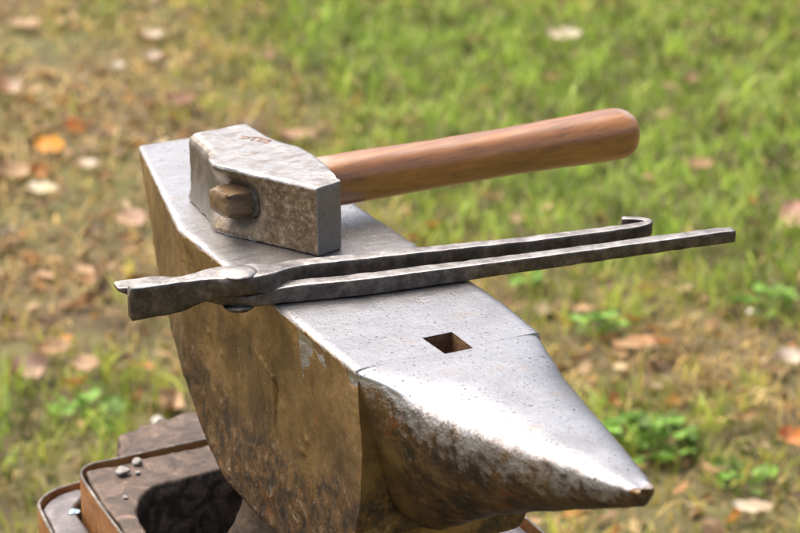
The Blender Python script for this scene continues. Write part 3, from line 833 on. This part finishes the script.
# leaf litter
def leaf_shape(L_, W_, curl, n=7, lobes=0, seed=0):
    V = []; Fc = []
    for i in range(n):
        t = i/(n-1); w = W_/2*(math.sin(math.pi*min(1, t*.94+.04))**.75)*(1+lobes*math.sin(t*17+seed))
        for s in (-1, -.5, 0, .5, 1):
            xx = (t-.5)*L_; yy = s*w
            zz = curl*(s*s)*W_*.5+curl*.4*L_*(t-.5)**2*2+.06*W_*math.sin(t*9+s*3+seed)
            V.append((xx, yy, zz))
    for i in range(n-1):
        for j in range(4): a = i*5+j; Fc.append((a, a+1, a+6, a+5))
    return np.array(V), Fc
tmpl = [leaf_shape(1, .55, .5, 6, .08, 1), leaf_shape(1, .75, -.25, 6, .12, 3), leaf_shape(1, .4, .9, 6, .03, 5), leaf_shape(1, .65, .2, 6, .18, 8)]
x, y = scatter(17000)
s = .34+zone(x, y, BROWN)*.8-zone(x, y, GREEN)*.28+clumpn(x, y, 2.5, 20)*.3
keep = rng.uniform(0, 1, len(x)) < np.clip(s, .03, 1); x, y = x[keep], y[keep]; print('litter', len(x))
VV = []; FF = []; CC = []; off = 0
pal = [(.30, .15, .06), (.40, .25, .12), (.22, .12, .05), (.46, .36, .20), (.42, .27, .15), (.14, .08, .045), (.36, .24, .14), (.45, .20, .04)]
for a, b in zip(x, y):
    tv, tf = tmpl[rng.integers(4)]; L_ = rng.uniform(.010, .038)
    rot = Matrix.Rotation(rng.uniform(0, 6.28), 3, 'Z') @ Matrix.Rotation(rng.normal(0, .45), 3, 'X') @ Matrix.Rotation(rng.normal(0, .35), 3, 'Y')
    r = np.array(rot); p = (tv*L_)@r.T + np.array([a, b, ghz(a, b)+rng.uniform(.002, .020)])
    VV.append(p); FF.append(np.array(tf)+off); off += len(tv)
    c = np.array(pal[rng.integers(len(pal))])*rng.uniform(.6, 1.5); CC.append(np.tile(c, (len(tv), 1)))
VV = np.concatenate(VV); FF = np.concatenate(FF); CC = np.concatenate(CC)
tag(bulk('leaf_litter', VV, np.full(len(FF), 4), CC, M_LEAF, FF.ravel()), 'small broken brown and tan leaves scattered in the lawn', 'leaf litter', None, 'stuff')
# individual leaves one can point at
def single_leaf(px, py, size, wid, col, col2, rot, tilt, label, name='fallen_leaf', curl=.35, lift=.022, cat='leaf', seed=0):
    V, Fc = leaf_shape(size, wid, curl+.25*math.sin(px), 13, .16, px*.1)
    c = G(px, py); V = np.array(V)
    cols = []
    for v in V:
        t = .5+.5*mn.noise(Vector((v[0]*40+px, v[1]*40, 0)))+(v[0]/size)*.7
        t = min(1, max(0, t)); vein = .72 if abs(v[1]) < 1e-6 else 1
        cols.append((np.array(col)*(1-t)+np.array(col2)*t)*vein)
    Fn = np.array(Fc)
    # thickness: second sheet just below
    V2 = V.copy(); V2[:, 2] -= .0012; nv = len(V)
    F2 = Fn[:, ::-1]+nv
    o = bulk(name, np.concatenate([V, V2]), np.full(2*len(Fn), 4), np.concatenate([cols, cols]), M_LEAF, np.concatenate([Fn, F2]).ravel())
    # the ray that meets the ground further off passes above nearer grass: keep the leaf on the grass tips
    o.location = (c[0], c[1]-lift/math.tan(.36), ghz(c[0], c[1])+lift); o.rotation_euler = (tilt[0], tilt[1], rot)
    return tag(o, label, cat)
OR = (.70, .26, .015); YO = (.80, .42, .04); CR = (.80, .72, .58); PK = (.55, .35, .20); TN = (.56, .38, .20); BR = (.32, .15, .06); RD = (.42, .10, .02)
LV = [
 (14, 92, .060, .040, OR, CR, .1, (.5, .1), 'bright orange leaf with pale end at the left edge of the lawn'),
 (56, 148, .066, .040, OR, YO, -.5, (.65, 0), 'large orange yellow curled leaf lying left of the anvil heel'),
 (80, 126, .042, .036, RD, OR, .3, (.6, .2), 'small dark red orange leaf above the large orange leaf'),
 (48, 187, .060, .026, CR, (.72, .66, .36), -.25, (.5, 0), 'narrow cream coloured leaf below the large orange leaf'),
 (22, 172, .075, .034, PK, TN, .2, (.5, 0), 'long pinkish brown leaf left of the narrow cream leaf'),
 (46, 172, .040, .028, OR, PK, .2, (.5, 0), 'small dull orange leaf touching the narrow cream leaf'),
 (92, 163, .045, .022, PK, CR, -.2, (.4, 0), 'small pink tan leaf just right of the large orange leaf'),
 (562, 39, .080, .038, (.78, .62, .46), CR, .0, (.35, 0), 'large pale peach leaf alone on the green lawn near the top'),
 (693, 169, .060, .030, (.60, .36, .20), TN, .0, (.4, 0), 'tan orange leaf on green grass to the right of the hammer handle'),
 (791, 216, .070, .050, (.62, .34, .28), PK, -1.0, (.5, .3), 'pinkish red leaf standing at the right edge of the lawn'),
 (632, 343, .075, .026, TN, (.62, .30, .14), .35, (.3, 0), 'long pale tan rolled leaf with rusty end right of the anvil shoulder'),
 (612, 401, .026, .024, (.50, .20, .05), BR, .3, (.5, 0), 'tiny round rust brown leaf next to the horn'),
 (745, 503, .052, .020, CR, TN, -.15, (.4, 0), 'thin pale curled leaf near the bottom right corner'),
 (787, 438, .045, .028, (.70, .30, .14), OR, -.2, (.5, 0), 'orange pink leaf at the right edge beyond the horn tip'),
 (171, 402, .060, .038, (.58, .36, .22), TN, 1.4, (.6, .1), 'upright tan leaf close to the left side of the anvil'),
 (136, 219, .052, .040, PK, (.62, .40, .30), .2, (.5, 0), 'broad pinkish tan leaf beside the heel of the anvil'),
 (184, 103, .060, .034, (.45, .26, .18), PK, .0, (.4, 0), 'dusty brown leaf above the heel of the anvil'),
 (158, 60, .050, .026, CR, PK, -.4, (.4, 0), 'pale pink grey leaf in the upper left of the lawn'),
 (156, 36, .055, .024, PK, CR, .2, (.4, 0), 'pale brown leaf topmost of the pair in the upper left'),
 (122, 67, .026, .022, CR, CR, .0, (.4, 0), 'small whitish leaf scrap in the upper left lawn'),
 (300, 132, .066, .028, (.42, .22, .14), PK, .0, (.4, 0), 'reddish brown leaf just behind the hammer head'),
 (34, 366, .060, .045, PK, (.6, .42, .34), .6, (.5, 0), 'broad dull pink leaf in the lower left lawn'),
 (60, 345, .050, .030, BR, TN, .2, (.5, 0), 'brown leaf beside the broad dull pink leaf'),
 (92, 360, .045, .028, (.45, .28, .18), PK, -.3, (.5, 0), 'small brown pink leaf right of the broad dull pink leaf'),
 (782, 356, .045, .030, (.62, .45, .36), CR, .2, (.4, 0), 'pale pink leaf on the brown grass at the far right'),
 (548, 84, .040, .024, TN, BR, .5, (.5, 0), 'small brown leaf on green grass above the handle end'),
 (685, 82, .035, .026, BR, (.5, .3, .2), .5, (.5, 0), 'small dark brown leaf deep in the green grass'),
 (30, 28, .09, .03, PK, TN, .15, (.3, 0), 'long faded leaf near the top left corner'),
 (405, 152, .05, .03, (.5, .3, .2), PK, .15, (.3, 0), 'brown leaf half hidden behind the middle of the handle'),
]
for t in LV: single_leaf(*t)
b_ = NB('white_quartz'); M_WHITE = b_.out((.5, .48, .45), .8, 0)
def ground_stone(px, py, r, label):
    c = G(px, py); bm = bmesh.new(); bmesh.ops.create_icosphere(bm, subdivisions=3, radius=r)
    for v in bm.verts: v.co *= 1+.25*mn.noise(v.co*60+Vector((px, 0, 0))); v.co.z *= .7
    for f in bm.faces: f.smooth = True
    me = bpy.data.meshes.new('pebble'); bm.to_mesh(me); bm.free(); me.materials.append(M_WHITE)
    o = bpy.data.objects.new('pebble', me); COL.objects.link(o); o.location = (c[0], c[1]-.03, ghz(*c)+.012); tag(o, label, 'pebble')
ground_stone(11, 233, .012, 'white pebble in the grass at the left edge')
ground_stone(160, 420, .009, 'small white pebble low in the grass beside the anvil body')
ground_stone(750, 314, .010, 'small pale pebble beside the weed at the far right')
# low broad leaved weeds
def weed(px, py, r, nl, label, seed):
    c = G(px, py); rg = np.random.default_rng(seed); VV = []; FF = []; CC = []; off = 0
    for i in range(nl):
        th = rg.uniform(0, 6.28); d = r*math.sqrt(rg.uniform(0.01, 1)); L_ = rg.uniform(.012, .026)
        tv, tf = leaf_shape(L_, L_*.8, .25, 7, 0, i)
        rot = Matrix.Rotation(th+rg.normal(0, .5), 3, 'Z') @ Matrix.Rotation(rg.normal(-.35, .3), 3, 'Y') @ Matrix.Rotation(rg.normal(0, .3), 3, 'X')
        hh = .045*(1-d/r*.6)*rg.uniform(.5, 1.15)
        p = tv@np.array(rot).T+np.array([d*math.cos(th), d*math.sin(th), hh])
        VV.append(p); FF.append(np.array(tf)+off); off += len(tv)
        CC.append(np.tile(np.array([.17, .33, .045])*rg.uniform(.45, 1.6), (len(tv), 1)))
        # stem
        s0 = np.array([d*.3*math.cos(th), d*.3*math.sin(th), -.004]); s1 = np.array([d*math.cos(th), d*math.sin(th), hh]); wv = np.array([-math.sin(th), math.cos(th), 0])*.0009
        VV.append(np.array([s0-wv, s0+wv, s1+wv, s1-wv])); FF.append(np.array([[0, 1, 2, 3]])+off); off += 4; CC.append(np.tile([.14, .24, .05], (4, 1)))
    VV = np.concatenate(VV); FF = np.concatenate(FF); CC = np.concatenate(CC)
    o = bulk('weed_plant', VV, np.full(len(FF), 4), CC, M_LEAF, FF.ravel()); o.location = (c[0], c[1]-.06, ghz(*c))
    tag(o, label, 'weed', 'low broad leaved weeds')
weed(640, 432, .075, 95, 'bright green clover clump right behind the tip of the horn', 1)
weed(596, 322, .045, 22, 'small green weed just right of the anvil shoulder', 2)
weed(762, 300, .055, 26, 'green weed at the right edge below the tong rein ends', 3)
weed(525, 282, .030, 12, 'tiny green weed directly under the tong reins', 4)
weed(735, 470, .045, 24, 'light green weed in the lower right between brown grass', 5)
weed(90, 405, .06, 24, 'yellow green weed low on the left beside the stand', 6)

# ------------------------------------------------------------------ light, sky, camera
EL, AZ = math.radians(64), math.radians(-54)         # veiled sun, high behind the anvil to the left (AZ from +Y towards +X)
w = bpy.data.worlds.new('World'); SC.world = w; w.use_nodes = True
nt = w.node_tree; sky = nt.nodes.new('ShaderNodeTexSky'); sky.sky_type = 'NISHITA'; sky.sun_disc = False
sky.sun_elevation = EL; sky.sun_rotation = AZ; sky.air_density = 1.0; sky.dust_density = 9.0; sky.ozone_density = .3
nt.links.new(sky.outputs[0], nt.nodes['Background'].inputs[0]); nt.nodes['Background'].inputs[1].default_value = .145
sl = bpy.data.lights.new('sun', 'SUN'); sl.energy = 1.4; sl.angle = math.radians(80); sl.color = (1, .96, .90)
so = bpy.data.objects.new('sun', sl); COL.objects.link(so)
sd = Vector((math.sin(AZ)*math.cos(EL), math.cos(AZ)*math.cos(EL), math.sin(EL)))
so.rotation_euler = (-sd).to_track_quat('-Z', 'Y').to_euler(); so.location = (0, 0, 5)
cam = bpy.data.cameras.new('camera'); co = bpy.data.objects.new('camera', cam); COL.objects.link(co)
co.location = CAM; co.rotation_euler = (math.pi/2-PITCH, 0, 0)
cam.sensor_width = 36; cam.lens = 36*F_PX/800; cam.clip_start = .05; cam.clip_end = 2000
cam.dof.use_dof = True; cam.dof.focus_distance = 1.45; cam.dof.aperture_fstop = 11
SC.camera = co
SC.view_settings.view_transform = 'Standard'; SC.view_settings.look = 'None'; SC.view_settings.gamma = 1; SC.view_settings.exposure = 1.0
SC.view_settings.use_curve_mapping = False
